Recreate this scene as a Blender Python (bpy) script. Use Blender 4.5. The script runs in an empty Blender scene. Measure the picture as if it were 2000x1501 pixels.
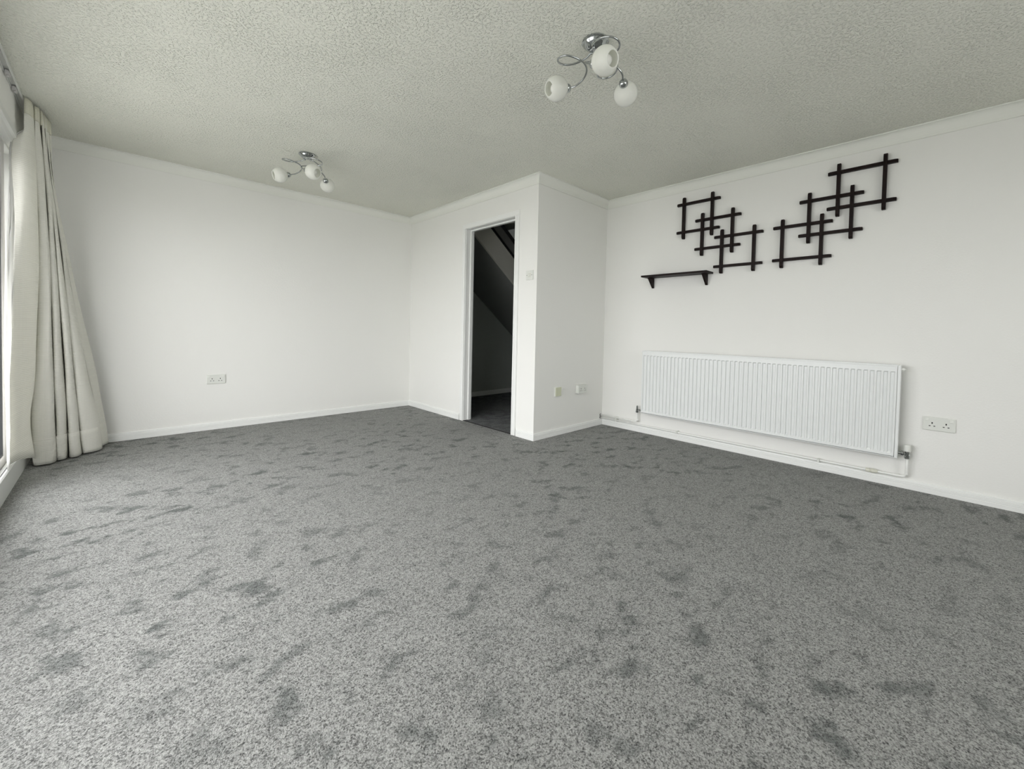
import bpy, bmesh, math, random
from mathutils import Vector, Matrix

# ------------------------------------------------------------------ camera, world, light, exposure
SC = bpy.context.scene
COL = SC.collection
SC.view_settings.view_transform = 'Standard'
SC.view_settings.look = 'None'
SC.view_settings.gamma = 1.0
SC.view_settings.use_curve_mapping = False
SC.view_settings.exposure = 0.0
SKY = 8.0
SC.cycles.denoising_prefilter = 'NONE'
SC.cycles.diffuse_bounces = 6                                   # overcast sky radiance

def make_camera():
    f, yaw, pitch, roll = 808.98, 0.764714, -0.026674, 0.0216446
    fw = Vector((math.sin(yaw)*math.cos(pitch), math.cos(yaw)*math.cos(pitch), math.sin(pitch)))
    rt = Vector((math.cos(yaw), -math.sin(yaw), 0))
    up = rt.cross(fw)
    r2 = rt*math.cos(roll) + up*math.sin(roll)
    u2 = -rt*math.sin(roll) + up*math.cos(roll)
    cd = bpy.data.cameras.new('camera')
    cd.sensor_fit = 'HORIZONTAL'; cd.sensor_width = 36.0
    cd.lens = f*36.0/2000.0
    cd.shift_x = -2.38/2000.0
    cd.shift_y = -85.93/2000.0
    cd.clip_start = 0.02
    o = bpy.data.objects.new('camera', cd); COL.objects.link(o)
    m = Matrix((r2, u2, -fw)).transposed().to_4x4()
    m.translation = (-2.68418, -2.51325, 0.98784)
    o.matrix_world = m
    SC.camera = o
make_camera()

def make_world():
    w = bpy.data.worlds.new('overcast_sky'); SC.world = w
    w.use_nodes = True
    bg = w.node_tree.nodes['Background']
    bg.inputs['Color'].default_value = (0.985, 0.975, 1.0, 1)
    bg.inputs['Strength'].default_value = SKY
make_world()

# window geometry shared by the light portal and the window itself
XW, XR, YB, H = -3.122, 1.0657, 2.1707, 2.35       # left wall, right wall, back wall, ceiling
YF = -4.6                                          # wall behind the camera
WY0, WY1, WZ0, WZ1 = -2.2, 1.70, 0.0, 2.10         # opening of the sliding window

FX0, FX1, FZ0, FZ1 = -2.35, -0.35, 0.95, 2.05          # unseen window added behind the camera for its light
def make_portal():
    ld = bpy.data.lights.new('window_portal', 'AREA')
    ld.shape = 'RECTANGLE'; ld.size = WZ1-WZ0; ld.size_y = WY1-WY0
    ld.cycles.is_portal = True
    o = bpy.data.objects.new('window_portal', ld); COL.objects.link(o)
    o.location = (XW-0.26, (WY0+WY1)/2, (WZ0+WZ1)/2)
    o.rotation_euler = (0, -math.pi/2, 0)          # -Z of the lamp looks into the room (+X)
make_portal()
def make_portal_front():
    ld = bpy.data.lights.new('added_window_portal', 'AREA')
    ld.shape = 'RECTANGLE'; ld.size = FX1-FX0; ld.size_y = FZ1-FZ0
    ld.cycles.is_portal = True
    o = bpy.data.objects.new('added_window_portal', ld); COL.objects.link(o)
    o.location = ((FX0+FX1)/2, YF-0.16, (FZ0+FZ1)/2)
    o.rotation_euler = (math.pi/2, 0, 0)           # -Z of the lamp looks along +Y
make_portal_front()

# ------------------------------------------------------------------ material helpers
def nodes_of(name):
    m = bpy.data.materials.new(name); m.use_nodes = True
    nt = m.node_tree
    return m, nt, nt.nodes['Principled BSDF']

def simple(name, col, rough=0.5, metal=0.0, spec=0.5, coat=0.0):
    m, nt, b = nodes_of(name)
    b.inputs['Base Color'].default_value = (*col, 1)
    b.inputs['Roughness'].default_value = rough
    b.inputs['Metallic'].default_value = metal
    b.inputs['Specular IOR Level'].default_value = spec
    b.inputs['Coat Weight'].default_value = coat
    return m

def N(nt, kind, **kw):
    n = nt.nodes.new(kind)
    for k, v in kw.items():
        if k in n.inputs: n.inputs[k].default_value = v
        else: setattr(n, k, v)
    return n

def bumpy(name, col, rough, scale, dist, strength=1.0, detail=3.0, kind='noise', var=0.0, spec=0.4):
    m, nt, b = nodes_of(name)
    tc = N(nt, 'ShaderNodeTexCoord')
    t = N(nt, 'ShaderNodeTexNoise', Scale=scale, Detail=detail, Roughness=0.55)
    nt.links.new(tc.outputs['Object'], t.inputs['Vector'])
    h = t.outputs['Fac']
    if kind == 'stipple':
        rmp = N(nt, 'ShaderNodeMapRange'); rmp.interpolation_type = 'SMOOTHSTEP'
        rmp.inputs['From Min'].default_value = 0.45; rmp.inputs['From Max'].default_value = 0.70
        nt.links.new(h, rmp.inputs['Value'])
        big = N(nt, 'ShaderNodeTexNoise', Scale=3.0, Detail=2.0)
        nt.links.new(tc.outputs['Object'], big.inputs['Vector'])
        mr2 = N(nt, 'ShaderNodeMapRange')
        mr2.inputs['From Min'].default_value = 0.35; mr2.inputs['From Max'].default_value = 0.65
        mr2.inputs['To Min'].default_value = 0.55; mr2.inputs['To Max'].default_value = 1.0
        nt.links.new(big.outputs['Fac'], mr2.inputs['Value'])
        mul = N(nt, 'ShaderNodeMath', operation='MULTIPLY')
        nt.links.new(rmp.outputs[0], mul.inputs[0]); nt.links.new(mr2.outputs[0], mul.inputs[1])
        h = mul.outputs[0]
    bp = N(nt, 'ShaderNodeBump', Strength=strength, Distance=dist)
    nt.links.new(h, bp.inputs['Height'])
    nt.links.new(bp.outputs['Normal'], b.inputs['Normal'])
    b.inputs['Roughness'].default_value = rough
    b.inputs['Specular IOR Level'].default_value = spec
    if var > 0:
        v = N(nt, 'ShaderNodeTexNoise', Scale=1.7, Detail=3.0)
        nt.links.new(tc.outputs['Object'], v.inputs['Vector'])
        mx = N(nt, 'ShaderNodeMix', data_type='RGBA')
        nt.links.new(v.outputs['Fac'], mx.inputs['Factor'])
        mx.inputs[6].default_value = (*[c*(1-var) for c in col], 1)
        mx.inputs[7].default_value = (*[min(1, c*(1+var)) for c in col], 1)
        nt.links.new(mx.outputs[2], b.inputs['Base Color'])
    else:
        b.inputs['Base Color'].default_value = (*col, 1)
    return m

def carpet(name, dark, light, patch, seed=0.0, patch_lo=0.51, patch_hi=0.67):
    m, nt, b = nodes_of(name)
    L = nt.links.new
    tc = N(nt, 'ShaderNodeTexCoord')
    mp = N(nt, 'ShaderNodeMapping'); mp.inputs['Location'].default_value = (seed, seed*0.7, 0)
    L(tc.outputs['Object'], mp.inputs['Vector'])
    # tufts: every yarn end has its own shade, in clumps of a few millimetres, with dark gaps between clumps
    sp = N(nt, 'ShaderNodeTexNoise', Scale=250.0, Detail=2.0, Roughness=0.6)
    L(mp.outputs[0], sp.inputs['Vector'])
    vo = N(nt, 'ShaderNodeTexVoronoi', Scale=270.0, Randomness=1.0)
    L(mp.outputs[0], vo.inputs['Vector'])
    cl = N(nt, 'ShaderNodeTexVoronoi', Scale=140.0, Randomness=1.0)
    L(mp.outputs[0], cl.inputs['Vector'])
    sv = N(nt, 'ShaderNodeSeparateColor'); L(vo.outputs['Color'], sv.inputs[0])
    sc_ = N(nt, 'ShaderNodeSeparateColor'); L(cl.outputs['Color'], sc_.inputs[0])
    a1 = N(nt, 'ShaderNodeMath', operation='MULTIPLY'); L(sv.outputs[0], a1.inputs[0]); a1.inputs[1].default_value = 0.40
    a2 = N(nt, 'ShaderNodeMath', operation='MULTIPLY_ADD'); L(sc_.outputs[0], a2.inputs[0]); a2.inputs[1].default_value = 0.22; L(a1.outputs[0], a2.inputs[2])
    a3 = N(nt, 'ShaderNodeMath', operation='MULTIPLY_ADD'); L(sp.outputs['Fac'], a3.inputs[0]); a3.inputs[1].default_value = 0.9; L(a2.outputs[0], a3.inputs[2])
    r1 = N(nt, 'ShaderNodeMapRange'); r1.interpolation_type = 'SMOOTHSTEP'
    r1.inputs['From Min'].default_value = 0.28; r1.inputs['From Max'].default_value = 1.10
    L(a3.outputs[0], r1.inputs['Value'])
    mx = N(nt, 'ShaderNodeMix', data_type='RGBA')
    mx.inputs[6].default_value = (*dark, 1); mx.inputs[7].default_value = (*light, 1)
    L(r1.outputs[0], mx.inputs['Factor'])
    # brushed pile: irregular trodden patches, elongated a little
    mp2 = N(nt, 'ShaderNodeMapping'); mp2.inputs['Rotation'].default_value = (0, 0, 0.9)
    mp2.inputs['Scale'].default_value = (0.9, 1.25, 1); mp2.inputs['Location'].default_value = (seed+3.1, 1.7, 0)
    L(tc.outputs['Object'], mp2.inputs['Vector'])
    p1 = N(nt, 'ShaderNodeTexNoise', Scale=8.5, Detail=4.0, Roughness=0.58, Distortion=0.15)
    L(mp2.outputs[0], p1.inputs['Vector'])
    r2 = N(nt, 'ShaderNodeMapRange'); r2.interpolation_type = 'SMOOTHSTEP'
    r2.inputs['From Min'].default_value = patch_lo; r2.inputs['From Max'].default_value = patch_hi
    L(p1.outputs['Fac'], r2.inputs['Value'])
    p2 = N(nt, 'ShaderNodeTexNoise', Scale=0.9, Detail=2.0)
    L(mp.outputs[0], p2.inputs['Vector'])
    r3 = N(nt, 'ShaderNodeMapRange')
    r3.inputs['From Min'].default_value = 0.38; r3.inputs['From Max'].default_value = 0.62
    r3.inputs['To Min'].default_value = 0.35; r3.inputs['To Max'].default_value = 1.0
    L(p2.outputs['Fac'], r3.inputs['Value'])
    mu = N(nt, 'ShaderNodeMath', operation='MULTIPLY'); mu.use_clamp = True; L(r2.outputs[0], mu.inputs[0]); L(r3.outputs[0], mu.inputs[1])
    mu2 = N(nt, 'ShaderNodeMath', operation='MULTIPLY'); L(mu.outputs[0], mu2.inputs[0]); mu2.inputs[1].default_value = 0.78
    tint = N(nt, 'ShaderNodeMix', data_type='RGBA', blend_type='MULTIPLY')
    L(mu2.outputs[0], tint.inputs['Factor']); L(mx.outputs[2], tint.inputs[6])
    tint.inputs[7].default_value = (*patch, 1)
    L(tint.outputs[2], b.inputs['Base Color'])
    bp = N(nt, 'ShaderNodeBump', Strength=1.0, Distance=0.004)
    L(a3.outputs[0], bp.inputs['Height'])
    L(bp.outputs['Normal'], b.inputs['Normal'])
    b.inputs['Roughness'].default_value = 1.0
    b.inputs['Specular IOR Level'].default_value = 0.05
    b.inputs['Sheen Weight'].default_value = 0.15
    b.inputs['Sheen Roughness'].default_value = 0.5
    return m

def glass_mat():
    m = bpy.data.materials.new('window_glass'); m.use_nodes = True
    nt = m.node_tree; nt.nodes.clear()
    out = N(nt, 'ShaderNodeOutputMaterial')
    tr = N(nt, 'ShaderNodeBsdfTransparent'); tr.inputs['Color'].default_value = (0.975, 0.98, 0.975, 1)
    gl = N(nt, 'ShaderNodeBsdfGlossy', Roughness=0.0)
    lw = N(nt, 'ShaderNodeLayerWeight', Blend=0.5)      # facing is the same from both sides of the pane
    pw = N(nt, 'ShaderNodeMath', operation='POWER'); pw.inputs[1].default_value = 5.0
    nt.links.new(lw.outputs['Facing'], pw.inputs[0])
    fr = N(nt, 'ShaderNodeMath', operation='MULTIPLY_ADD'); fr.inputs[1].default_value = 0.50; fr.inputs[2].default_value = 0.03
    nt.links.new(pw.outputs[0], fr.inputs[0])
    mx = N(nt, 'ShaderNodeMixShader')
    nt.links.new(fr.outputs[0], mx.inputs[0]); nt.links.new(tr.outputs[0], mx.inputs[1]); nt.links.new(gl.outputs[0], mx.inputs[2])
    nt.links.new(mx.outputs[0], out.inputs['Surface'])
    return m

def opal_mat(name, col, transl):
    m, nt, b = nodes_of(name)
    b.inputs['Base Color'].default_value = (*col, 1)
    b.inputs['Roughness'].default_value = 0.25
    out = nt.nodes['Material Output']
    tl = N(nt, 'ShaderNodeBsdfTranslucent'); tl.inputs['Color'].default_value = (*col, 1)
    mx = N(nt, 'ShaderNodeMixShader'); mx.inputs[0].default_value = transl
    nt.links.new(b.outputs[0], mx.inputs[1]); nt.links.new(tl.outputs[0], mx.inputs[2])
    nt.links.new(mx.outputs[0], out.inputs['Surface'])
    return m

def cloth_mat(name, col, col2, transl, rib=True):
    m, nt, b = nodes_of(name)
    L = nt.links.new
    out = nt.nodes['Material Output']
    tc = N(nt, 'ShaderNodeTexCoord')
    b.inputs['Roughness'].default_value = 0.9
    b.inputs['Specular IOR Level'].default_value = 0.15
    if rib:
        w1 = N(nt, 'ShaderNodeTexWave', wave_type='BANDS', bands_direction='Z', Scale=28.0, Distortion=0.6, Detail=1.0)
        L(tc.outputs['Object'], w1.inputs['Vector'])
        mpn = N(nt, 'ShaderNodeMapping'); mpn.inputs['Scale'].default_value = (160, 160, 3)
        L(tc.outputs['Object'], mpn.inputs['Vector'])
        ns = N(nt, 'ShaderNodeTexNoise', Scale=1.0, Detail=2.0)
        L(mpn.outputs[0], ns.inputs['Vector'])
        ad = N(nt, 'ShaderNodeMath', operation='ADD'); L(w1.outputs['Fac'], ad.inputs[0]); L(ns.outputs['Fac'], ad.inputs[1])
        bp = N(nt, 'ShaderNodeBump', Strength=0.6, Distance=0.002)
        L(ad.outputs[0], bp.inputs['Height']); L(bp.outputs['Normal'], b.inputs['Normal'])
        hf = N(nt, 'ShaderNodeMath', operation='MULTIPLY'); L(ad.outputs[0], hf.inputs[0]); hf.inputs[1].default_value = 0.5
        mx = N(nt, 'ShaderNodeMix', data_type='RGBA')
        L(hf.outputs[0], mx.inputs['Factor'])
        mx.inputs[6].default_value = (*col2, 1); mx.inputs[7].default_value = (*col, 1)
        L(mx.outputs[2], b.inputs['Base Color'])
    else:
        b.inputs['Base Color'].default_value = (*col, 1)
    tl = N(nt, 'ShaderNodeBsdfTranslucent'); tl.inputs['Color'].default_value = (*col, 1)
    ms = N(nt, 'ShaderNodeMixShader'); ms.inputs[0].default_value = transl
    L(b.outputs[0], ms.inputs[1]); L(tl.outputs[0], ms.inputs[2]); L(ms.outputs[0], out.inputs['Surface'])
    return m

def wood_mat():
    m, nt, b = nodes_of('dark_stained_wood')
    L = nt.links.new
    tc = N(nt, 'ShaderNodeTexCoord')
    mp = N(nt, 'ShaderNodeMapping'); mp.inputs['Scale'].default_value = (60, 9, 60)
    L(tc.outputs['Object'], mp.inputs['Vector'])
    n = N(nt, 'ShaderNodeTexNoise', Scale=1.0, Detail=4.0)
    L(mp.outputs[0], n.inputs['Vector'])
    mx = N(nt, 'ShaderNodeMix', data_type='RGBA')
    mx.inputs[6].default_value = (0.005, 0.003, 0.003, 1); mx.inputs[7].default_value = (0.018, 0.009, 0.007, 1)
    L(n.outputs['Fac'], mx.inputs['Factor']); L(mx.outputs[2], b.inputs['Base Color'])
    b.inputs['Roughness'].default_value = 0.5
    b.inputs['Specular IOR Level'].default_value = 0.15
    return m

M = dict(
    wall=bumpy('white_wall_paint', (0.815, 0.815, 0.785), 0.75, 90.0, 0.0012, 0.6, 2.0),
    ceil=bumpy('stippled_ceiling_paint', (0.765, 0.77, 0.695), 0.8, 80.0, 0.0058, 0.9, 2.0, 'stipple'),
    cove=simple('coving_paint', (0.80, 0.81, 0.76), 0.6, spec=0.4),
    gloss=simple('white_gloss_paint', (0.84, 0.85, 0.83), 0.3, spec=0.5),
    radw=simple('white_radiator_enamel', (0.77, 0.79, 0.78), 0.32, spec=0.5),
    pipe=simple('white_painted_pipe', (0.84, 0.85, 0.82), 0.35),
    plast=simple('white_plastic', (0.72, 0.735, 0.69), 0.35),
    plast2=simple('cream_plastic', (0.60, 0.62, 0.46), 0.4),
    plast3=simple('ivory_coupling_plastic', (0.66, 0.66, 0.57), 0.4),
    black=simple('dark_slot', (0.01, 0.01, 0.01), 0.8),
    rubber=simple('black_glazing_gasket', (0.015, 0.016, 0.017), 0.6),
    chrome=simple('chrome', (0.46, 0.48, 0.48), 0.06, 1.0),
    upvc=simple('white_upvc', (0.74, 0.75, 0.73), 0.35),
    alu=simple('grey_sash', (0.60, 0.59, 0.58), 0.4),
    wood=wood_mat(),
    glass=glass_mat(),
    opal=opal_mat('opal_glass', (0.95, 0.955, 0.92), 0.45),
    bulb=opal_mat('pearl_bulb', (0.95, 0.95, 0.92), 0.25),
    curtain=cloth_mat('cream_ribbed_cloth', (0.94, 0.935, 0.885), (0.83, 0.825, 0.755), 0.18),
    lining=cloth_mat('white_lining_cloth', (0.92, 0.92, 0.90), (0, 0, 0), 0.5, rib=False),
    tape=cloth_mat('heading_tape_cloth', (0.86, 0.85, 0.74), (0.76, 0.75, 0.62), 0.15),
    carpet=carpet('grey_twist_carpet', (0.026, 0.027, 0.026), (0.385, 0.39, 0.372), (0.19, 0.23, 0.225)),
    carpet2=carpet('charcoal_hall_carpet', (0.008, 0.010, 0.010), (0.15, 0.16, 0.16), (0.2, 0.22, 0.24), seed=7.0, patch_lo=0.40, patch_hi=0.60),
    hallwall=bumpy('shaded_hall_wall_paint', (0.46, 0.49, 0.46), 0.8, 90.0, 0.001, 0.5, 2.0),  # white wall darkened: the hall's shade is put into the colour
    string=simple('stair_string_paint', (0.62, 0.61, 0.56), 0.5),
    slab=bumpy('patio_concrete', (0.42, 0.42, 0.40), 0.9, 20.0, 0.004, 0.6, 4.0, var=0.15),
)

# ------------------------------------------------------------------ mesh helpers
def finish(name, bm, mat, parent=None, smooth=False, kind=None, bevel=0.0, segs=2):
    bmesh.ops.recalc_face_normals(bm, faces=bm.faces)
    me = bpy.data.meshes.new(name); bm.to_mesh(me); bm.free()
    if smooth:
        for p in me.polygons: p.use_smooth = True
    o = bpy.data.objects.new(name, me); COL.objects.link(o)
    me.materials.append(mat)
    if parent is not None: o.parent = parent
    if kind: o['kind'] = kind
    if bevel > 0:
        md = o.modifiers.new('bevel', 'BEVEL'); md.width = bevel; md.segments = segs
        md.limit_method = 'ANGLE'; md.angle_limit = math.radians(40)
    return o

def box(bm, x0, x1, y0, y1, z0, z1):
    v = [bm.verts.new((x, y, z)) for x in (x0, x1) for y in (y0, y1) for z in (z0, z1)]
    for f in ((0,1,3,2),(4,6,7,5),(0,4,5,1),(2,3,7,6),(0,2,6,4),(1,5,7,3)):
        bm.faces.new([v[i] for i in f])

def boxobj(name, dims, mat, parent=None, kind=None, bevel=0.0):
    bm = bmesh.new(); box(bm, *dims)
    return finish(name, bm, mat, parent, kind=kind, bevel=bevel)

def lathe(bm, prof, origin, axis, seg=28):
    """prof: list of (radius, distance along axis)"""
    a = Vector(axis).normalized()
    u = a.orthogonal().normalized(); w = a.cross(u)
    rings = []
    for r, t in prof:
        c = Vector(origin) + a*t
        if r < 1e-5: rings.append([bm.verts.new(c)])
        else: rings.append([bm.verts.new(c + (u*math.cos(2*math.pi*k/seg) + w*math.sin(2*math.pi*k/seg))*r) for k in range(seg)])
    for A, B in zip(rings, rings[1:]):
        for k in range(seg):
            k2 = (k+1) % seg
            if len(A) == 1 and len(B) == 1: break
            if len(A) == 1: bm.faces.new((A[0], B[k2], B[k]))
            elif len(B) == 1: bm.faces.new((A[k], A[k2], B[0]))
            else: bm.faces.new((A[k], A[k2], B[k2], B[k]))

def catmull(pts, n=8):
    P = [Vector(p) for p in pts]
    P = [P[0]*2-P[1]] + P + [P[-1]*2-P[-2]]
    out = []
    for i in range(1, len(P)-2):
        for k in range(n):
            t = k/n
            p0, p1, p2, p3 = P[i-1:i+3]
            out.append(0.5*((2*p1) + (p2-p0)*t + (2*p0-5*p1+4*p2-p3)*t*t + (3*p1-p0-3*p2+p3)*t**3))
    out.append(P[-2])
    return out

def tube(bm, pts, r, seg=10, caps=True):
    pts = [Vector(p) for p in pts]
    t0 = (pts[1]-pts[0]).normalized(); u = t0.orthogonal().normalized()
    rings = []
    for i, p in enumerate(pts):
        t = (pts[min(i+1, len(pts)-1)] - pts[max(i-1, 0)]).normalized()
        u = (u - t*u.dot(t)).normalized(); w = t.cross(u)
        rings.append([bm.verts.new(p + (u*math.cos(2*math.pi*k/seg) + w*math.sin(2*math.pi*k/seg))*r) for k in range(seg)])
    for A, B in zip(rings, rings[1:]):
        for k in range(seg): bm.faces.new((A[k], A[(k+1) % seg], B[(k+1) % seg], B[k]))
    if caps:
        bm.faces.new(rings[0][::-1]); bm.faces.new(rings[-1])

def rounded_path(pts, rad, n=6):
    """polyline with filleted corners"""
    P = [Vector(p) for p in pts]; out = [P[0]]
    for a, b, c in zip(P, P[1:], P[2:]):
        d1 = (a-b).normalized(); d2 = (c-b).normalized()
        s, e = b + d1*rad, b + d2*rad
        for k in range(n+1):
            t = k/n
            out.append(s*(1-t)**2 + b*2*t*(1-t) + e*t*t)
    out.append(P[-1])
    return out

def thing(name, label, cat, loc, group=None, kind=None):
    o = bpy.data.objects.new(name, None); COL.objects.link(o)
    o.location = loc; o.empty_display_size = 0.1
    if label: o['label'] = label
    if cat: o['category'] = cat
    if group: o['group'] = group
    if kind: o['kind'] = kind
    return o

def keep(o, parent):
    """parent a mesh built in world coordinates to an Empty that is only translated/rotated"""
    o.parent = parent
    bpy.context.view_layer.update()
    o.matrix_parent_inverse = parent.matrix_world.inverted()
    return o

def to_local(o, parent):
    """world-built mesh becomes a child with its data expressed in the parent's frame"""
    bpy.context.view_layer.update()
    o.data.transform(parent.matrix_world.inverted())
    o.parent = parent
    return o

def sweep(bm, prof, path):
    """prof: (d, z) outline; path: function d -> list of (x, y) corners; caps at the ends"""
    cols = []
    for d, z in prof:
        cols.append([bm.verts.new((x, y, z)) for x, y in path(d)])
    n = len(prof)
    for i in range(n):
        A, B = cols[i], cols[(i+1) % n]
        for k in range(len(A)-1):
            bm.faces.new((A[k], A[k+1], B[k+1], B[k]))
    for k in (0, -1):
        bm.faces.new([c[k] for c in cols])

# ------------------------------------------------------------------ room shell
boxobj('ground', (-30, XW-0.25, -30, 30, -0.35, -0.15), M['slab'], kind='structure')
boxobj('floor', (XW-0.02, XR+0.1, YF-0.1, YB+0.1, -0.12, 0.0), M['carpet'], kind='structure')
DY0, DY1, DZ = 0.2806, 1.0289, 2.0338          # doorway opening
WT = 0.10                                       # thickness of the hall partition
# the partition with the doorway, and the return wall beside it
bm = bmesh.new()
box(bm, 0, WT, DY1+0.02, YB, 0, H); box(bm, 0, WT, 0, DY0-0.02, 0, H); box(bm, 0, WT, DY0-0.02, DY1+0.02, DZ+0.02, H)
finish('wall_hall', bm, M['wall'], kind='structure')
boxobj('wall_return', (WT, XR, 0, 0.10, 0, H), M['wall'], kind='structure')
boxobj('wall_right', (XR, XR+0.15, YF, 0.10, 0, H), M['wall'], kind='structure')
boxobj('wall_back', (XW-0.25, WT, YB, YB+0.15, 0, H), M['wall'], kind='structure')
bm = bmesh.new()
box(bm, XW-0.25, FX0, YF-0.15, YF, 0, H); box(bm, FX1, XR+0.15, YF-0.15, YF, 0, H)
box(bm, FX0, FX1, YF-0.15, YF, 0, FZ0); box(bm, FX0, FX1, YF-0.15, YF, FZ1, H)
finish('wall_front', bm, M['wall'], kind='structure')
bm = bmesh.new()
box(bm, XW-0.25, XW, YF, WY0, 0, H); box(bm, XW-0.25, XW, WY1, YB, 0, H); box(bm, XW-0.25, XW, WY0, WY1, WZ1, H)
box(bm, XW-0.25, XW-0.02, WY0, WY1, -0.15, WZ0)
finish('wall_left', bm, M['wall'], kind='structure')
boxobj('ceiling', (XW-0.25, XR+0.15, YF-0.15, YB+0.15, H, H+0.15), M['ceil'], kind='structure')

# hall behind the doorway
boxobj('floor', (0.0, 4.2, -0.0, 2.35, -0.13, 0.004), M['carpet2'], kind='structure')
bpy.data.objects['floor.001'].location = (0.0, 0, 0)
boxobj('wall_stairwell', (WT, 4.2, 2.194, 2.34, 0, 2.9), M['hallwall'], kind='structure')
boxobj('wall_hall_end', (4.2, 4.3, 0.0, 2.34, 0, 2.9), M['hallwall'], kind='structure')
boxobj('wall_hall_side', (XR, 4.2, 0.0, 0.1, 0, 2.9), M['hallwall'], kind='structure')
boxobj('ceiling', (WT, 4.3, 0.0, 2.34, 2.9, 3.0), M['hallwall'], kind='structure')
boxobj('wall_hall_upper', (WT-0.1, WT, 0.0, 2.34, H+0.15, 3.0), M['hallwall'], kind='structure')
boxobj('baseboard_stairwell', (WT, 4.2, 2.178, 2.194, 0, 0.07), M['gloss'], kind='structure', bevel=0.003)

# coving
def cove_prof():
    c, p = 0.0786, 0.0538
    pr = [(0.0, H-c+0.004), (0.003, H-c+0.004), (0.003, H-c), (0.007, H-c), (0.007, H-c+0.007)]
    for k in range(9):
        a = math.pi/2*k/8
        pr.append((0.007 + (p-0.012)*(1-math.cos(a)), H-c+0.007 + (c-0.015)*math.sin(a)))
    pr += [(p, H-0.008), (p, H-0.0005), (0.0, H-0.0005)]
    return pr
CP = cove_prof()
for nm, path in (
    ('trim_1', lambda d: [(XW+0.0, YB-d), (-d, YB-d)]),
    ('trim_2', lambda d: [(-d, YB-d), (-d, -d)]),
    ('trim_3', lambda d: [(-d, -d), (XR-d, -d)]),
    ('trim_4', lambda d: [(XR-d, -d), (XR-d, YF)])):
    bm = bmesh.new(); sweep(bm, CP, path)
    finish(nm, bm, M['cove'], kind='structure')

# skirting boards: flat face, groove, rounded bead on top
def skirt_prof(h=0.062, t=0.016):
    return [(0.0, 0.0), (t, 0.0), (t, 0.024), (t-0.0015, 0.0255), (t-0.0015, 0.028), (t, 0.0295), (t, h-0.018), (t-0.006, h-0.015), (t-0.006, h-0.012), (t-0.003, h-0.011),
            (t-0.004, h-0.004), (t-0.008, h), (0.0, h)]
SP = skirt_prof(); SP2 = skirt_prof(0.066)
AO = 0.068                                       # architrave width clearance
for nm, pr, path in (
    ('baseboard_back', SP2, lambda d: [(XW+0.0, YB-d), (-1.104, YB-d)]),
    ('baseboard_back', [(d*0.9, z*0.97) for d, z in SP2], lambda d: [(-1.103, YB-d), (-d, YB-d)]),
    ('baseboard_hall', SP2, lambda d: [(-d, YB-d), (-d, DY1+AO)]),
    ('baseboard_hall', SP2, lambda d: [(-d, DY0-AO), (-d, -d)]),
    ('baseboard_return', SP, lambda d: [(-d, -d), (XR-d, -d)]),
    ('baseboard_right', SP, lambda d: [(XR-d, -d), (XR-d, YF)]),
    ('baseboard_front', SP, lambda d: [(XR-d, YF+d), (XW, YF+d)]),
    ('baseboard_left', SP, lambda d: [(XW+d, YF+d), (XW+d, WY0)])):
    bm = bmesh.new(); sweep(bm, pr, path)
    finish(nm, bm, M['gloss'], kind='structure')

# ------------------------------------------------------------------ doorway lining
door = thing('door_1', 'white painted doorway without a door leaf, open to the dark hall', None, (0, (DY0+DY1)/2, 0), kind='structure')
AW = 0.0495
def arch_prof_piece(y0, y1, z0, z1, side):
    """architrave strip with a thicker inner bead"""
    bm = bmesh.new()
    if side == 'v0':   # left of opening as seen, at y > DY1
        box(bm, -0.012, 0.0, y0, y1, z0, z1); box(bm, -0.017, -0.012, y0, y0+0.014, z0, z1)
        box(bm, -0.015, -0.012, y1-0.012, y1, z0, z1)
    elif side == 'v1':
        box(bm, -0.012, 0.0, y0, y1, z0, z1); box(bm, -0.017, -0.012, y1-0.014, y1, z0, z1)
        box(bm, -0.015, -0.012, y0, y0+0.012, z0, z1)
    else:
        box(bm, -0.012, 0.0, y0, y1, z0, z1); box(bm, -0.017, -0.012, y0, y1, z0, z0+0.014)
        box(bm, -0.015, -0.012, y0, y1, z1-0.012, z1)
    return bm
for args, nm in (((DY1+0.004, DY1+0.004+AW, 0, DZ+0.004, 'v0'), 'architrave'), ((DY0-0.004-AW, DY0-0.004, 0, DZ+0.004, 'v1'), 'architrave'),
                 ((DY0-0.004-AW, DY1+0.004+AW, DZ+0.004, DZ+0.004+AW, 'h'), 'architrave')):
    to_local(finish(nm, arch_prof_piece(*args), M['gloss'], bevel=0.0015), door)
J0, J1 = -0.004, WT+0.004
for nm, dims in (('jamb', (J0, J1, DY1, DY1+0.022, 0, DZ+0.02)), ('jamb', (J0, J1, DY0-0.022, DY0, 0, DZ+0.02)),
                 ('jamb_head', (J0, J1, DY0, DY1, DZ, DZ+0.02)),
                 ('door_stop', (0.052, 0.086, DY1-0.013, DY1, 0, DZ)), ('door_stop', (0.052, 0.086, DY0, DY0+0.013, 0, DZ)),
                 ('door_stop', (0.052, 0.086, DY0+0.013, DY1-0.013, DZ-0.013, DZ)),
                 ('hinge_recess', (0.004, 0.045, DY1-0.0006, DY1, 0.55, 0.63)), ('hinge_recess', (0.004, 0.045, DY1-0.0006, DY1, 1.42, 1.50))):
    to_local(boxobj(nm, dims, M['gloss'], bevel=0.001), door)
to_local(boxobj('threshold_strip', (-0.004, 0.004, DY0, DY1, 0.0, 0.006), M['black']), door)

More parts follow.
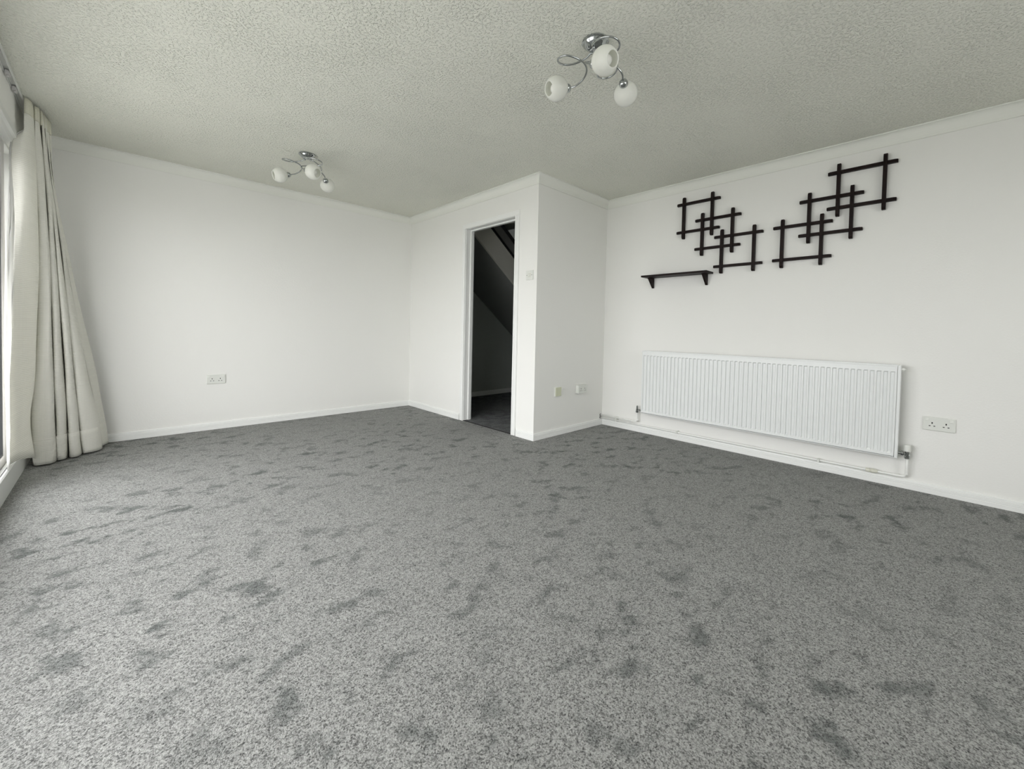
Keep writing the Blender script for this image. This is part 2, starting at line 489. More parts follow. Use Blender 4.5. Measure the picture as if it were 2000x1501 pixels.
# ------------------------------------------------------------------ staircase seen through the doorway
SM, SZ0 = 0.7975, 2.3289                        # soffit: z = SZ0 - SM * x
ys0, ys1 = 1.315, 2.19
st = thing('staircase', 'dark sloping underside of a staircase with a pale string board, beyond the doorway', 'staircase', (2.6, 1.75, 0))
def slab(bm, x0, x1, y0, y1, d0, d1):
    """sloped slab between heights offset d0..d1 above the soffit line"""
    v = [bm.verts.new((x, y, SZ0 - SM*x + d)) for x in (x0, x1) for y in (y0, y1) for d in (d0, d1)]
    for f in ((0,1,3,2),(4,6,7,5),(0,4,5,1),(2,3,7,6),(0,2,6,4),(1,5,7,3)): bm.faces.new([v[i] for i in f])
XS0, XS1 = 0.12, 2.9
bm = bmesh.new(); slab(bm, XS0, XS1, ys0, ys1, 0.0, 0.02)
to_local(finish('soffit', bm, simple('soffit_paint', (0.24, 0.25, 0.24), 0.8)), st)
bm = bmesh.new(); slab(bm, XS0, XS1, ys0-0.03, ys0, -0.005, 0.30)
to_local(finish('string_board', bm, M['string']), st)
bm = bmesh.new(); slab(bm, XS0, XS1, ys0-0.045, ys0+0.01, 0.30, 0.33)
to_local(finish('string_capping', bm, M['black']), st)
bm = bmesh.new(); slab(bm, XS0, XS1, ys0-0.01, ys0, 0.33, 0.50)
to_local(finish('balustrade_panel', bm, simple('shaded_panel_paint', (0.22, 0.22, 0.21), 0.7)), st)  # panel grey has the stairwell shade painted in
bm = bmesh.new(); slab(bm, XS0, XS1, ys0-0.035, ys0+0.02, 0.50, 0.54)
to_local(finish('handrail', bm, M['black']), st)
for k in range(12):
    x1 = XS1 - 0.08 - k*0.225
    zt = SZ0 - SM*x1 + 0.26
    to_local(boxobj('tread', (x1-0.245, x1, ys0, ys1, zt-0.03, zt), M['carpet2']), st)

# ------------------------------------------------------------------ sliding window on the left
win = thing('window_1', 'wide white sliding window along the left wall with four panes', None, (XW-0.1, 0, 0), kind='structure')
def wpart(nm, dims, mat, bevel=0.003):
    return to_local(boxobj(nm, dims, mat, bevel=bevel), win)
# frame: stepped sill with a raised front lip, jambs, stepped head
bm = bmesh.new()
prof = [(-3.37, 0.0), (-3.37, 0.07), (-3.165, 0.100), (-3.160, 0.126), (-3.128, 0.132), (-3.122, 0.126), (-3.122, 0.0)]
A = [bm.verts.new((x, WY0, z)) for x, z in prof]; B = [bm.verts.new((x, WY1, z)) for x, z in prof]
for k in range(len(prof)):
    k2 = (k+1) % len(prof); bm.faces.new((A[k], A[k2], B[k2], B[k]))
bm.faces.new(A); bm.faces.new(B[::-1])
to_local(finish('sill', bm, M['upvc']), win)
wpart('sill_groove', (-3.1405, -3.1375, WY0, WY1, 0.127, 0.1312), M['rubber'], 0)
wpart('jamb', (-3.30, -3.15, WY1-0.06, WY1, 0.06, WZ1), M['upvc'])
wpart('jamb', (-3.30, -3.15, WY0, WY0+0.06, 0.06, WZ1), M['upvc'])
bm = bmesh.new()
prof = [(-3.30, WZ1), (-3.30, 2.0), (-3.235, 2.0), (-3.235, 2.03), (-3.16, 2.03), (-3.16, 2.045), (-3.135, 2.05), (-3.128, 2.075), (-3.116, 2.082), (-3.116, 2.125), (-3.122, 2.13), (-3.122, WZ1)]
A = [bm.verts.new((x, WY0, z)) for x, z in prof]; B = [bm.verts.new((x, WY1, z)) for x, z in prof]
for k in range(len(prof)):
    k2 = (k+1) % len(prof); bm.faces.new((A[k], A[k2], B[k2], B[k]))
bm.faces.new(A); bm.faces.new(B[::-1])
to_local(finish('head', bm, M['upvc']), win)
def sash(y0, y1, xin, z0=0.098, z1=2.03, sw=0.085):
    xo = xin-0.045
    s = boxobj('sash', (xo, xin, y0, y0+sw, z0, z1), M['alu'], bevel=0.004)
    bm = bmesh.new(); box(bm, xo, xin, y0, y0+sw, z0, z1); box(bm, xo, xin, y1-sw, y1, z0, z1)
    box(bm, xo, xin, y0+sw, y1-sw, z0, z0+0.075); box(bm, xo, xin, y0+sw, y1-sw, z1-0.075, z1)
    me = s.data; bm.to_mesh(me); bm.free()
    to_local(s, win)
    g = boxobj('glass_pane', (xo+0.018, xo+0.024, y0+sw-0.004, y1-sw+0.004, z0+0.07, z1-0.07), M['glass'])
    bm = bmesh.new(); a, b, c, d = y0+sw, y1-sw, z0+0.075, z1-0.075; w = 0.012; xg = xin-0.006
    box(bm, xg-0.02, xg, a, a+w, c, d); box(bm, xg-0.02, xg, b-w, b, c, d); box(bm, xg-0.02, xg, a+w, b-w, c, c+w); box(bm, xg-0.02, xg, a+w, b-w, d-w, d)
    k = finish('gasket', bm, M['rubber'])
    for o in (g, k):
        bpy.context.view_layer.update()
        o.data.transform(win.matrix_world.inverted()); o.parent = s
sash(-0.20, 1.42, -3.165)
sash(-1.80, -0.17, -3.165)
sash(1.345, WY1-0.055, -3.235, sw=0.075)
sash(WY0+0.055, -1.725, -3.235)
wpart('mullion', (-3.30, -3.235, -0.30, -0.05, 0.08, 2.03), M['upvc'])
# unseen second window, added to brighten the return and right walls
win_added = thing('window_added', 'unseen white window added behind the camera to light the return and right walls', None, ((FX0+FX1)/2, YF-0.08, FZ0), kind='structure')
FM = (FX0+FX1)/2
for nm, d in (('frame', (FX0, FX0+0.06, YF-0.11, YF-0.05, FZ0, FZ1)), ('frame', (FX1-0.06, FX1, YF-0.11, YF-0.05, FZ0, FZ1)), ('frame', (FX0+0.06, FX1-0.06, YF-0.11, YF-0.05, FZ1-0.06, FZ1)),
              ('frame', (FX0+0.06, FX1-0.06, YF-0.11, YF-0.05, FZ0, FZ0+0.06)), ('mullion', (FM-0.04, FM+0.04, YF-0.11, YF-0.05, FZ0+0.06, FZ1-0.06)), ('window_board', (FX0-0.05, FX1+0.05, YF-0.05, YF+0.10, FZ0-0.02, FZ0+0.004))):
    to_local(boxobj(nm, d, M['upvc'], bevel=0.003), win_added)
for a, b in ((FX0+0.055, FM-0.035), (FM+0.035, FX1-0.055)):
    to_local(boxobj('glass_pane', (a, b, YF-0.083, YF-0.077, FZ0+0.055, FZ1-0.055), M['glass']), win_added)

# ------------------------------------------------------------------ curtain track and curtain
tr = thing('curtain_track', 'white curtain track screwed to the ceiling above the left window', 'curtain track', (-3.095, 0.0, H))
bm = bmesh.new()
box(bm, -3.1215, -3.092, WY0, 1.95, H-0.010, H-0.0005); box(bm, -3.097, -3.092, WY0, 1.95, H-0.024, H-0.010); box(bm, -3.1215, -3.117, WY0, 1.95, H-0.024, H-0.010)
to_local(finish('rail', bm, M['upvc'], bevel=0.0015), tr)
for y in (-1.6, -1.2, -0.8, -0.4, 0.0, 0.3, 0.55, 0.80, 1.08, 1.30):
    g = bmesh.new(); box(g, -3.116, -3.098, y-0.028, y+0.028, H-0.034, H-0.012); box(g, -3.110, -3.102, y-0.008, y+0.008, H-0.045, H-0.034)
    to_local(finish('glider', g, M['alu'], bevel=0.003), tr)

CURT= [[(-3.104,1.47,2.325),(-3.141,1.418,2.017),(-3.142,1.354,1.639),(-3.157,1.282,1.212),(-3.143,1.194,0.692),(-3.133,1.146,0.408),(-3.122,1.1,0.135)],[(-3.102,1.45,2.325),(-3.138,1.418,2.017),(-3.125,1.378,1.639),(-3.122,1.333,1.212),(-3.134,1.278,0.692),(-3.137,1.249,0.408),(-3.137,1.22,0.135)],[(-3.075,1.43,2.325),(-3.087,1.42,2.017),(-3.083,1.408,1.637),(-3.091,1.394,1.21),(-3.106,1.378,0.688),(-3.117,1.369,0.403),(-3.113,1.36,0.13)],[(-3.059,1.49,2.325),(-3.053,1.498,2.011),(-3.042,1.509,1.624),(-3.05,1.52,1.19),(-3.069,1.535,0.658),(-3.091,1.543,0.368),(-3.074,1.55,0.09)],[(-3.066,1.6,2.325),(-3.061,1.622,2.0),(-3.055,1.65,1.6),(-3.063,1.681,1.15),(-3.088,1.719,0.6),(-3.102,1.74,0.3),(-3.09,1.76,0.012)],[(-3.056,1.54,2.325),(-3.053,1.558,2.0),(-3.046,1.581,1.6),(-3.052,1.606,1.15),(-3.074,1.637,0.6),(-3.086,1.654,0.3),(-3.079,1.67,0.012)],[(-3.046,1.535,2.325),(-3.038,1.552,2.0),(-3.025,1.573,1.6),(-3.021,1.596,1.15),(-3.028,1.624,0.6),(-3.033,1.64,0.3),(-3.032,1.655,0.012)],[(-3.038,1.56,2.325),(-3.025,1.578,2.0),(-3.011,1.601,1.6),(-3.001,1.626,1.15),(-2.994,1.657,0.6),(-2.992,1.674,0.3),(-2.991,1.69,0.012)],[(-3.045,1.66,2.325),(-3.032,1.687,2.0),(-3.018,1.72,1.6),(-3.007,1.757,1.15),(-3.0,1.802,0.6),(-2.998,1.826,0.3),(-2.997,1.85,0.012)],[(-3.035,1.6,2.325),(-3.022,1.618,2.0),(-3.007,1.641,1.6),(-2.995,1.666,1.15),(-2.988,1.697,0.6),(-2.985,1.714,0.3),(-2.984,1.73,0.012)],[(-3.028,1.62,2.325),(-3.009,1.638,2.0),(-2.985,1.661,1.6),(-2.968,1.686,1.15),(-2.953,1.717,0.6),(-2.945,1.734,0.3),(-2.941,1.75,0.012)],[(-3.034,1.72,2.325),(-3.016,1.741,2.0),(-2.992,1.767,1.6),(-2.973,1.796,1.15),(-2.955,1.832,0.6),(-2.943,1.851,0.3),(-2.936,1.87,0.012)],[(-3.026,1.65,2.325),(-3.008,1.665,2.0),(-2.983,1.684,1.6),(-2.962,1.706,1.15),(-2.94,1.732,0.6),(-2.927,1.746,0.3),(-2.917,1.76,0.012)],[(-3.019,1.67,2.325),(-3.003,1.687,2.0),(-2.971,1.708,1.6),(-2.94,1.731,1.15),(-2.906,1.759,0.6),(-2.886,1.775,0.3),(-2.871,1.79,0.012)],[(-3.027,1.76,2.325),(-3.01,1.784,2.0),(-2.976,1.813,1.6),(-2.945,1.846,1.15),(-2.907,1.887,0.6),(-2.887,1.909,0.3),(-2.869,1.93,0.012)],[(-3.02,1.7,2.325),(-3.002,1.718,2.0),(-2.968,1.741,1.6),(-2.935,1.766,1.15),(-2.898,1.797,0.6),(-2.877,1.814,0.3),(-2.857,1.83,0.012)],[(-3.013,1.73,2.325),(-3.001,1.752,2.0),(-2.959,1.78,1.6),(-2.91,1.811,1.15),(-2.842,1.849,0.6),(-2.8,1.87,0.3),(-2.77,1.89,0.012)],[(-3.016,1.8,2.325),(-3.006,1.832,2.0),(-2.962,1.872,1.6),(-2.913,1.917,1.15),(-2.844,1.972,0.6),(-2.803,2.001,0.3),(-2.77,2.03,0.012)],[(-3.011,1.76,2.325),(-3.001,1.794,2.0),(-2.957,1.835,1.6),(-2.909,1.882,1.15),(-2.842,1.939,0.6),(-2.799,1.97,0.3),(-2.766,2.0,0.012)],[(-3.004,1.78,2.325),(-3.003,1.825,2.0),(-2.949,1.88,1.6),(-2.884,1.943,1.15),(-2.801,2.019,0.6),(-2.762,2.06,0.3),(-2.727,2.1,0.012)]]
for c in (4, 8, 11, 14, 17):
    CURT[c] = [(x, y+0.04, z) for x, y, z in CURT[c]]
CURT[0][0] = CURT[1][0]; CURT[0][1] = CURT[1][1]
cur = thing('curtain', 'cream ribbed full length curtain bunched in the corner beside the window', 'curtain', (-3.0, 1.75, 0))
def curtain_grid(c0, c1, mat, name, off=0.0, sub=6, vs=5, first=0):
    cols = CURT[c0:c1+1]
    nl = len(cols[0])
    # refine down each column
    fine = [catmull(c, vs) for c in cols]
    nrow = len(fine[0])
    rows = []
    for r in range(nrow):
        line = catmull([f[r] for f in fine], sub)
        rows.append(line)
    rnd = random.Random(3)
    bm = bmesh.new(); grid = []
    for r, line in enumerate(rows):
        if r < first: continue
        t = r/(nrow-1)
        rowv = []
        for k, p in enumerate(line):
            u = k/len(line)
            wob = 0.004*math.sin(9*t + 14*u) + 0.003*math.sin(23*t + 31*u)
            q = Vector((p.x + wob*0.6 - off*0.3, p.y + wob - off, p.z))
            q.x = max(q.x, -3.148 if q.z < 2.10 else -3.086)
            rowv.append(bm.verts.new(q))
        grid.append(rowv)
    for a, b in zip(grid, grid[1:]):
        for k in range(len(a)-1): bm.faces.new((a[k], a[k+1], b[k+1], b[k]))
    o = finish(name, bm, mat, smooth=True)
    md = o.modifiers.new('thick', 'SOLIDIFY'); md.thickness = 0.003; md.offset = 0
    return to_local(o, cur)
curtain_grid(1, len(CURT)-1, M['curtain'], 'cloth')
curtain_grid(0, 1, M['lining'], 'lining', sub=8)
curtain_grid(4, len(CURT)-1, M['curtain'], 'hem', off=0.005, vs=10, first=54)
# heading: flat gathered tape round the top and a bottom hem
top = [Vector(c[0]) for c in CURT[1:]]
bm = bmesh.new(); pts = catmull([Vector((p.x, p.y-0.004, 0)) for p in top], 6); rows = []
for z, o in ((2.335, 0.0), (2.30, -0.004), (2.255, -0.005), (2.245, -0.002)):
    rows.append([bm.verts.new((max(p.x - o*0.5, -3.084), p.y + o, z)) for p in pts])
for a, b in zip(rows, rows[1:]):
    for k in range(len(a)-1): bm.faces.new((a[k], a[k+1], b[k+1], b[k]))
hdg = finish('heading_tape', bm, M['tape'], smooth=True)
md = hdg.modifiers.new('thick', 'SOLIDIFY'); md.thickness = 0.004; md.offset = 0
to_local(hdg, cur)
for k in range(5):
    y = 1.50 + k*0.065
    bm = bmesh.new(); tube(bm, [(-3.07 + k*0.012, y, 2.30), (-3.07 + k*0.012, y, 2.330)], 0.003, 6)
    to_local(finish('hook', bm, M['plast']), cur)

# ------------------------------------------------------------------ radiator
rad = thing('radiator', 'long white panel radiator with vertical flutes on the right wall', 'radiator', (XR, -1.41, 0.20))
RX = XR - 0.10                                  # front plane
RY0, RY1, RZ0, RZ1 = -2.3243, -0.5052, 0.2072, 0.8114
bm = bmesh.new()
pitch, first = 0.03375, -0.518
ys = [RY1-0.012]; dep = [0]
prof = []                                        # (y, depth) across the panel
prof.append((RY1-0.006, 0.0))
for k in range(53):
    y = first - k*pitch
    prof += [(y+0.001, 0.0), (y-0.0035, 0.011), (y-0.0185, 0.011), (y-0.0235, 0.0)]
prof.append((RY0+0.018, 0.0))
prof = [p for i, p in enumerate(prof) if i == 0 or p[0] < prof[i-1][0] - 1e-5]
zz = [(RZ0+0.010, 0), (RZ0+0.026, 0), (RZ0+0.036, 1), (RZ1-0.050, 1), (RZ1-0.043, 0), (RZ1-0.010, 0)]
g = [[bm.verts.new((RX + d*s, y, z)) for y, d in prof] for z, s in zz]
for a, b in zip(g, g[1:]):
    for k in range(len(a)-1): bm.faces.new((a[k], a[k+1], b[k+1], b[k]))
# folded back edges
def edge_back(vs):
    nv = [bm.verts.new((RX+0.014, v.co.y, v.co.z)) for v in vs]
    for k in range(len(vs)-1): bm.faces.new((vs[k], vs[k+1], nv[k+1], nv[k]))
edge_back(g[0]); edge_back(g[-1]); edge_back([r[0] for r in g]); edge_back([r[-1] for r in g])
to_local(finish('front_panel', bm, M['radw']), rad)
to_local(boxobj('rear_panel', (RX+0.048, RX+0.060, RY0+0.03, RY1-0.03, RZ0+0.012, RZ1-0.012), M['radw'], bevel=0.004), rad)
# convector fins between the panels
bm = bmesh.new()
for k in range(52):
    y = RY1 - 0.045 - k*0.0333
    box(bm, RX+0.015, RX+0.048, y-0.001, y+0.001, RZ0+0.05, RZ1-0.05)
to_local(finish('convector_fin', bm, M['radw'], kind='stuff'), rad)
to_local(boxobj('side_panel', (RX-0.001, RX+0.062, RY0, RY0+0.016, RZ0, RZ1-0.001), M['radw'], bevel=0.003), rad)
to_local(boxobj('side_panel', (RX-0.001, RX+0.062, RY1-0.006, RY1, RZ0, RZ1-0.001), M['radw'], bevel=0.002), rad)
bm = bmesh.new()                                 # top grille: two rails and cross bars
box(bm, RX-0.001, RX+0.010, RY0+0.016, RY1-0.006, RZ1-0.009, RZ1); box(bm, RX+0.053, RX+0.062, RY0+0.016, RY1-0.006, RZ1-0.009, RZ1)
for k in range(90):
    y = RY0+0.03 + k*0.0197
    box(bm, RX+0.010, RX+0.053, y, y+0.010, RZ1-0.005, RZ1-0.001)
to_local(finish('top_grille', bm, M['radw'], bevel=0.0), rad)
to_local(boxobj('bottom_edge', (RX+0.002, RX+0.058, RY0+0.016, RY1-0.006, RZ0+0.001, RZ0+0.006), M['radw'], bevel=0.002), rad)
for y in (-0.9, -1.92):
    to_local(boxobj('hanging_bracket', (RX+0.060, XR-0.001, y-0.02, y+0.02, 0.30, 0.72), M['radw'], bevel=0.002), rad)
bm = bmesh.new(); lathe(bm, [(0, 0), (0.009, 0), (0.009, 0.012), (0.005, 0.014), (0.005, 0.02), (0, 0.02)], (XR-0.07, RY0, 0.783), (0, -1, 0), 14)
to_local(finish('bleed_valve', bm, M['pipe'], smooth=False), rad)

# valves
VX = XR - 0.045
bm = bmesh.new()
lathe(bm, [(0, 0), (0.011, 0), (0.011, 0.012), (0.016, 0.014), (0.016, 0.026), (0.009, 0.028), (0.009, 0.055), (0, 0.055)], (VX, RY0, 0.236), (0, -1, 0), 16)
lathe(bm, [(0, 0), (0.014, 0), (0.014, 0.018), (0.011, 0.02), (0.012, 0.05), (0, 0.05)], (VX, -2.368, 0.205), (0, 0, 1), 16)
vr = finish('radiator_valve', bm, M['chrome'], smooth=False)
vr['label'] = 'chrome valve body with a white cap'
bm = bmesh.new(); lathe(bm, [(0, 0), (0.017, 0), (0.0185, 0.004), (0.0175, 0.038), (0.015, 0.042), (0, 0.043)], (VX, -2.368, 0.252), (0, 0, 1), 18)
cp = finish('valve_cap', bm, M['plast'], smooth=False)
bpy.context.view_layer.update()
cp.data.transform(rad.matrix_world.inverted()); cp.parent = vr
to_local(vr, rad)
bm = bmesh.new()
lathe(bm, [(0, 0), (0.010, 0), (0.010, 0.010), (0.014, 0.012), (0.014, 0.022), (0.008, 0.024), (0.008, 0.05), (0, 0.05)], (VX, RY1, 0.226), (0, 1, 0), 16)
lathe(bm, [(0, 0), (0.014, 0), (0.014, 0.016), (0.011, 0.018), (0.011, 0.036), (0.009, 0.038), (0.009, 0.058), (0.004, 0.068), (0, 0.068)], (VX, -0.437, 0.198), (0, 0, 1), 16)
vl = finish('radiator_valve', bm, M['chrome'], smooth=False)
vl['label'] = 'small chrome lockshield valve without a cap'
to_local(vl, rad)

# pipes along the skirting
def clip(parent, y, z0, z1):
    bm = bmesh.new(); box(bm, XR-0.045, XR, y-0.008, y+0.008, z0, z1)
    return to_local(finish('pipe_clip', bm, M['plast'], bevel=0.004), parent)
PX = XR - 0.03
pa = thing('radiator_pipe', 'short white pipe from the corner turning up into the radiator valve nearest the corner', 'pipe', (PX, -0.25, 0.10))
bm = bmesh.new()
pts = rounded_path([(PX, -0.001, 0.101), (PX, -0.437, 0.104), (PX-0.012, -0.437, 0.135), (VX, -0.437, 0.196)], 0.028, 8)
tube(bm, pts, 0.0078, 12)
to_local(finish('pipe', bm, M['pipe'], smooth=True), pa)
clip(pa, -0.195, 0.089, 0.113)
bm = bmesh.new(); lathe(bm, [(0.0092, 0), (0.0095, 0.002), (0.0095, 0.026), (0.0092, 0.028)], (PX, -0.31, 0.103), (0, -1, 0), 14)
to_local(finish('pipe_joint', bm, M['pipe'], smooth=False), pa)
bm = bmesh.new(); lathe(bm, [(0.0, 0), (0.012, 0), (0.012, 0.003), (0, 0.003)], (PX, -0.0005, 0.101), (0, -1, 0), 18)
to_local(finish('pipe_hole', bm, M['black']), pa)
pb = thing('radiator_pipe', 'long white pipe running along the skirting under the radiator to its far valve', 'pipe', (PX, -1.2, 0.075))
bm = bmesh.new()
pts = rounded_path([(PX, -0.001, 0.0745), (PX, -0.9, 0.0745), (PX, -2.2, 0.0795), (PX, -2.368, 0.081), (PX-0.012, -2.368, 0.12), (VX, -2.368, 0.203)], 0.028, 8)
tube(bm, pts, 0.0078, 12)
to_local(finish('pipe', bm, M['pipe'], smooth=True), pb)
for y in (-0.195, -0.836, -1.9): clip(pb, y, 0.0635, 0.0885)
bm = bmesh.new(); lathe(bm, [(0.008, 0), (0.0135, 0.003), (0.0145, 0.02), (0.011, 0.024), (0.011, 0.028), (0.0145, 0.031), (0.0135, 0.052), (0.0105, 0.058), (0.008, 0.064)], (PX, -2.165, 0.0795), (0, -1, 0), 16)
cpl = finish('pipe_coupling', bm, M['plast3'], smooth=False); cpl['label'] = 'ivory plastic push-fit coupling'
to_local(cpl, pb)
bm = bmesh.new(); lathe(bm, [(0.0092, 0), (0.0097, 0.002), (0.0097, 0.028), (0.0092, 0.03)], (PX, -2.30, 0.0805), (0, -1, 0), 14)
to_local(finish('pipe_joint', bm, M['pipe']), pb)
bm = bmesh.new(); lathe(bm, [(0.0, 0), (0.012, 0), (0.012, 0.003), (0, 0.003)], (PX, -0.0005, 0.0745), (0, -1, 0), 18)
fl = finish('pipe_hole', bm, M['black']); to_local(fl, pb)

# ------------------------------------------------------------------ lattice hangings and shelf
def bar_v(y, zc):
    """vertical bar: long box with bevelled ends, standing proud of the wall"""
    L2, w, d0, d1 = 0.186, 0.0105, 0.002, 0.036
    bm = bmesh.new()
    out = [(-d0, zc-L2), (-(d1-0.008), zc-L2), (-d1, zc-L2+0.014), (-d1, zc+L2-0.014), (-(d1-0.008), zc+L2), (-d0, zc+L2)]
    A = [bm.verts.new((XR+x, y-w, z)) for x, z in out]; B = [bm.verts.new((XR+x, y+w, z)) for x, z in out]
    n = len(out)
    for k in range(n): bm.faces.new((A[k], A[(k+1) % n], B[(k+1) % n], B[k]))
    bm.faces.new(A); bm.faces.new(B[::-1])
    return bm
def bar_h(yc, z):
    L2, w, d0, d1 = 0.187, 0.0105, 0.002, 0.033
    bm = bmesh.new()
    out = [(-d0, yc-L2), (-(d1-0.008), yc-L2), (-d1, yc-L2+0.014), (-d1, yc+L2-0.014), (-(d1-0.008), yc+L2), (-d0, yc+L2)]
    A = [bm.verts.new((XR+x, y, z-w)) for x, y in out]; B = [bm.verts.new((XR+x, y, z+w)) for x, y in out]
    n = len(out)
    for k in range(n): bm.faces.new((A[k], A[(k+1) % n], B[(k+1) % n], B[k]))
    bm.faces.new(A); bm.faces.new(B[::-1])
    return bm
def lattice(label, centres):
    cy = sum(c[0] for c in centres)/3; cz = sum(c[1] for c in centres)/3
    t = thing('wall_lattice', label, 'wall decoration', (XR, cy, cz), 'dark wooden lattice squares')
    for y, z in centres:
        for s in (1, -1):
            to_local(finish('vertical_slat', bar_v(y + s*0.1238, z), M['wood'], bevel=0.0015, segs=1), t)
        for s in (1, -1):
            to_local(finish('horizontal_slat', bar_h(y, z + s*0.1255), M['wood'], bevel=0.0015, segs=1), t)
lattice('dark wooden lattice of three linked squares stepping down from the corner, above the small shelf',
        [(-0.955, 2.0285), (-1.1235, 1.8600), (-1.2910, 1.6905)])
lattice('dark wooden lattice of three linked squares climbing towards the ceiling, away from the shelf',
        [(-2.072, 2.0325), (-1.9040, 1.8635), (-1.7360, 1.6960)])

sh = thing('wall_shelf', 'small dark wooden shelf on two tapered brackets above the radiator', 'shelf', (XR, -0.796, 1.51))
bm = bmesh.new(); box(bm, XR-0.150, XR-0.001, -1.099, -0.493, 1.508, 1.524)
to_local(finish('board', bm, M['wood'], bevel=0.002), sh)
for y in (-0.545, -1.047):
    bm = bmesh.new()
    out = [(-0.001, 1.413), (-0.014, 1.413), (-0.020, 1.420), (-0.100, 1.500), (-0.100, 1.508), (-0.001, 1.508)]
    A = [bm.verts.new((XR+x, y-0.009, z)) for x, z in out]; B = [bm.verts.new((XR+x, y+0.009, z)) for x, z in out]
    n = len(out)
    for k in range(n): bm.faces.new((A[k], A[(k+1) % n], B[(k+1) % n], B[k]))
    bm.faces.new(A); bm.faces.new(B[::-1])
    to_local(finish('bracket', bm, M['wood'], bevel=0.0015), sh)

# ------------------------------------------------------------------ sockets, switch, blank plate (built facing +Z of a local frame, then turned)
def wall_frame(t, pos, face):
    """local x runs along the wall to the viewer's right, y up, z out of the wall"""
    out = {'right': (-1, 0, 0), 'back': (0, -1, 0), 'hall': (-1, 0, 0), 'return': (0, -1, 0)}[face]
    z = Vector(out); y = Vector((0, 0, 1)); x = y.cross(z)
    m = Matrix((x, y, z)).transposed().to_4x4(); m.translation = pos
    t.matrix_world = m
def lpart(t, name, dims, mat, bevel=0.0, parent=None):
    o = boxobj(name, dims, mat, bevel=bevel); o.parent = parent or t
    return o
def socket(pos, face, label, box_depth=0.0):
    t = thing('wall_socket', label, 'socket', (0, 0, 0), 'double wall sockets'); wall_frame(t, pos, face)
    d = box_depth
    if d > 0: lpart(t, 'back_box', (-0.0715, 0.0715, -0.0415, 0.0415, 0.0, d), M['plast'], 0.004)
    lpart(t, 'face_plate', (-0.073, 0.073, -0.043, 0.043, d, d+0.0095), M['plast'], 0.004)
    zf = d + 0.0095
    for s in (-1, 1):
        bm = bmesh.new(); box(bm, s*0.054-0.009, s*0.054+0.009, 0.017, 0.034, zf-0.002, zf+0.0035)
        for v in bm.verts:
            if v.co.z > zf and v.co.y < 0.02: v.co.z += 0.002
        o = finish('rocker_switch', bm, M['plast'], bevel=0.0015); o.parent = t
        cx = s*0.031
        lpart(t, 'earth_slot', (cx-0.003, cx+0.003, 0.000, 0.010, zf-0.004, zf+0.0004), M['black'])
        lpart(t, 'pin_slot', (cx-0.0145, cx-0.0065, -0.0165, -0.0115, zf-0.004, zf+0.0004), M['black'])
        lpart(t, 'pin_slot', (cx+0.0065, cx+0.0145, -0.0165, -0.0115, zf-0.004, zf+0.0004), M['black'])
    return t
socket((XR, -2.505, 0.447), 'right', 'white double socket on the right wall beyond the radiator end')
socket((-2.013, YB, 0.4665), 'back', 'white double socket low on the back wall near the curtain')
socket((0.668, 0.0, 0.411), 'return', 'white double socket on a deep surface box beside the cream blank plate', 0.028)

bp_ = thing('blank_plate', 'cream square blanking plate low on the return wall beside a double socket', 'wall plate', (0, 0, 0)); wall_frame(bp_, (0.312, 0.0, 0.4125), 'return')
lpart(bp_, 'back_box', (-0.043, 0.043, -0.0435, 0.0435, 0.0, 0.016), M['plast'], 0.003)
lpart(bp_, 'face_plate', (-0.0405, 0.0405, -0.041, 0.041, 0.016, 0.022), M['plast2'], 0.003)
for s in (-1, 1):
    lpart(bp_, 'screw', (s*0.032-0.003, s*0.032+0.003, -0.020, -0.014, 0.021, 0.0228), M['alu'])

sw = thing('light_switch', 'white single light switch between the doorway and the wall corner', 'light switch', (0, 0, 0)); wall_frame(sw, (0.0, 0.0845, 1.477), 'hall')
lpart(sw, 'face_plate', (-0.043, 0.043, -0.043, 0.043, 0.0, 0.0095), M['plast'], 0.003)
lpart(sw, 'rocker_surround', (-0.017, 0.017, -0.016, 0.016, 0.009, 0.0104), M['plast3'], 0.001)
bm = bmesh.new(); box(bm, -0.011, 0.011, -0.012, 0.012, 0.009, 0.0125)
for v in bm.verts:
    if v.co.z > 0.012 and v.co.y < 0: v.co.z += 0.003
o = finish('rocker', bm, M['plast'], bevel=0.001); o.parent = sw
for s in (-1, 1):
    bm = bmesh.new(); lathe(bm, [(0, 0), (0.0032, 0), (0.0032, 0.0012), (0, 0.0012)], (s*0.030, 0, 0.0092), (0, 0, 1), 10)
    o = finish('screw', bm, M['rubber']); o.parent = sw

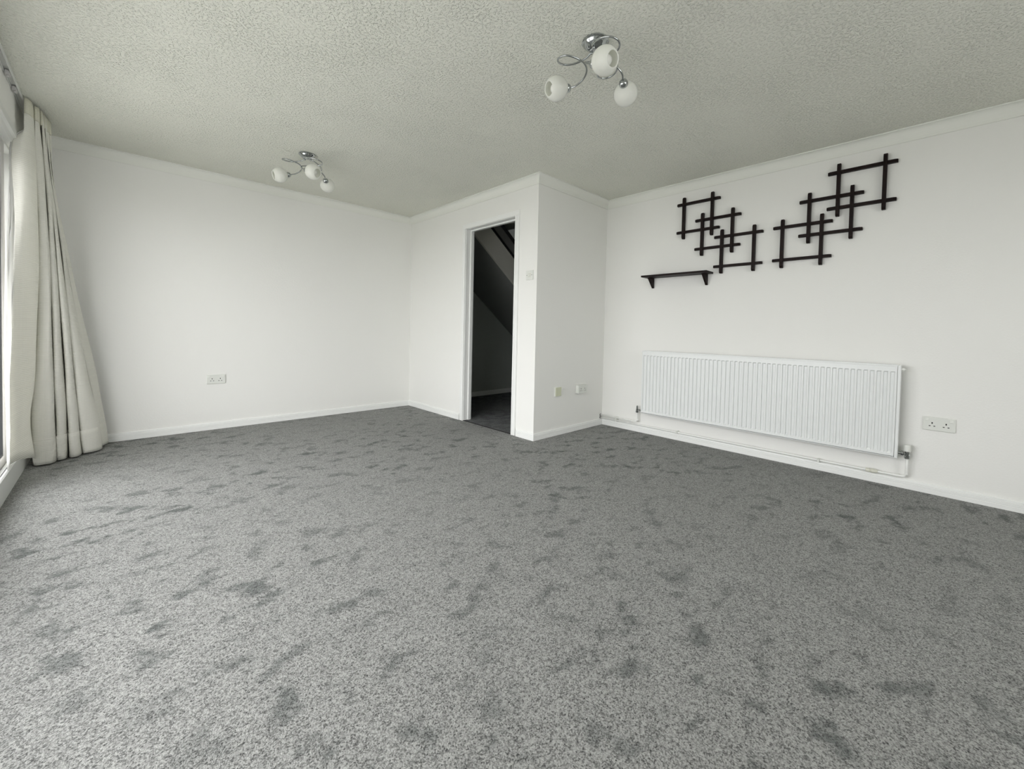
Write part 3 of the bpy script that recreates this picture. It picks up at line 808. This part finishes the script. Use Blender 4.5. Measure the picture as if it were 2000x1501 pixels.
# ------------------------------------------------------------------ ceiling lights
ARM = [(0.022, -0.012, -0.034), (0.055, -0.026, -0.045), (0.110, -0.020, -0.058), (0.150, 0.006, -0.066), (0.166, 0.045, -0.072), (0.150, 0.082, -0.078), (0.110, 0.092, -0.083),
       (0.072, 0.062, -0.088), (0.047, 0.015, -0.094), (0.050, -0.030, -0.104), (0.078, -0.060, -0.120), (0.115, -0.062, -0.140), (0.143, -0.042, -0.156)]
def ceiling_light(loc, base_deg, label, turn, scale=(1, 1, 1), drop=(1, 1, 1)):
    t = thing('ceiling_light', label, 'ceiling light', loc, 'chrome three-arm ceiling lights')
    bm = bmesh.new()
    lathe(bm, [(0.0, 0.0), (0.062, 0.0), (0.0625, -0.006), (0.056, -0.009), (0.054, -0.013), (0.046, -0.024), (0.032, -0.033), (0.014, -0.037), (0.0, -0.038)], (0, 0, 0), (0, 0, 1), 40)
    # lathe axis is +z: distances are negative, so the dome hangs down
    o = finish('ceiling_rose', bm, M['chrome'], smooth=True); o.parent = t
    md = o.modifiers.new('es', 'EDGE_SPLIT'); md.split_angle = math.radians(40)
    for k in range(3):
        a = math.radians(base_deg + 120*k)
        R = Matrix.Rotation(a, 3, 'Z')
        pts = [R @ Vector((p[0]*scale[k], p[1]*scale[k], p[2] - (drop[k]-1)*max(0, -p[2]-0.03))) for p in ARM]
        bm = bmesh.new(); tube(bm, catmull(pts, 8), 0.0046, 8)
        lathe(bm, [(0, 0.002), (0.006, 0.0), (0.006, -0.010), (0, -0.012)], pts[0], (0, 0, 1), 10)
        arm = finish('arm', bm, M['chrome'], smooth=True); arm.parent = t
        ax = R @ Vector((math.cos(math.radians(turn[k])), math.sin(math.radians(turn[k])), -0.30)).normalized()
        p = pts[-1]
        bm = bmesh.new()
        lathe(bm, [(0, -0.006), (0.009, -0.005), (0.018, 0.002), (0.0215, 0.012), (0.021, 0.024), (0.016, 0.030), (0, 0.030)], p, ax, 20)
        hol = finish('lamp_holder', bm, M['chrome'], smooth=True); hol.parent = t
        md = hol.modifiers.new('es', 'EDGE_SPLIT'); md.split_angle = math.radians(50)
        # opal globe, open at the far end with a rolled lip; centre 70 mm from the holder
        c0 = 0.024; r = 0.0575; cc = c0 + r*0.955
        prof = []
        a0, a1 = math.radians(165), math.radians(38)
        for q in range(19):
            g = a0 + (a1-a0)*q/18
            prof.append((r*math.sin(g), cc + r*math.cos(g)))
        ro = r*math.sin(a1); zo = cc + r*math.cos(a1)
        prof += [(ro-0.002, zo+0.0015), (ro-0.005, zo-0.001)]
        for q in range(17):
            g = a1 + (a0-a1)*q/16
            prof.append(((r-0.005)*math.sin(g), cc + (r-0.005)*math.cos(g) - 0.001))
        bm = bmesh.new(); lathe(bm, prof, p, ax, 32)
        gl = finish('glass_shade', bm, M['opal'], smooth=True); gl.parent = t
        bm = bmesh.new()
        lathe(bm, [(0.0, 0.026), (0.012, 0.028), (0.012, 0.040), (0.020, 0.056), (0.0255, 0.074), (0.0245, 0.090), (0.016, 0.104), (0.0, 0.110)], p, ax, 20)
        bu = finish('bulb', bm, M['bulb'], smooth=True); bu.parent = t
    return t
ceiling_light((-1.050, -1.325, H-0.0005), 107, 'chrome three-arm ceiling light with white globes, the larger one nearer the camera', (56, 36, 34), (1, 0.93, 1), (1, 1.25, 1))
ceiling_light((-1.577, 1.065, H-0.0005), 144, 'chrome three-arm ceiling light with white globes, the smaller one near the back wall', (36, 34, 34), (1, 0.93, 1), (1, 1.12, 1))
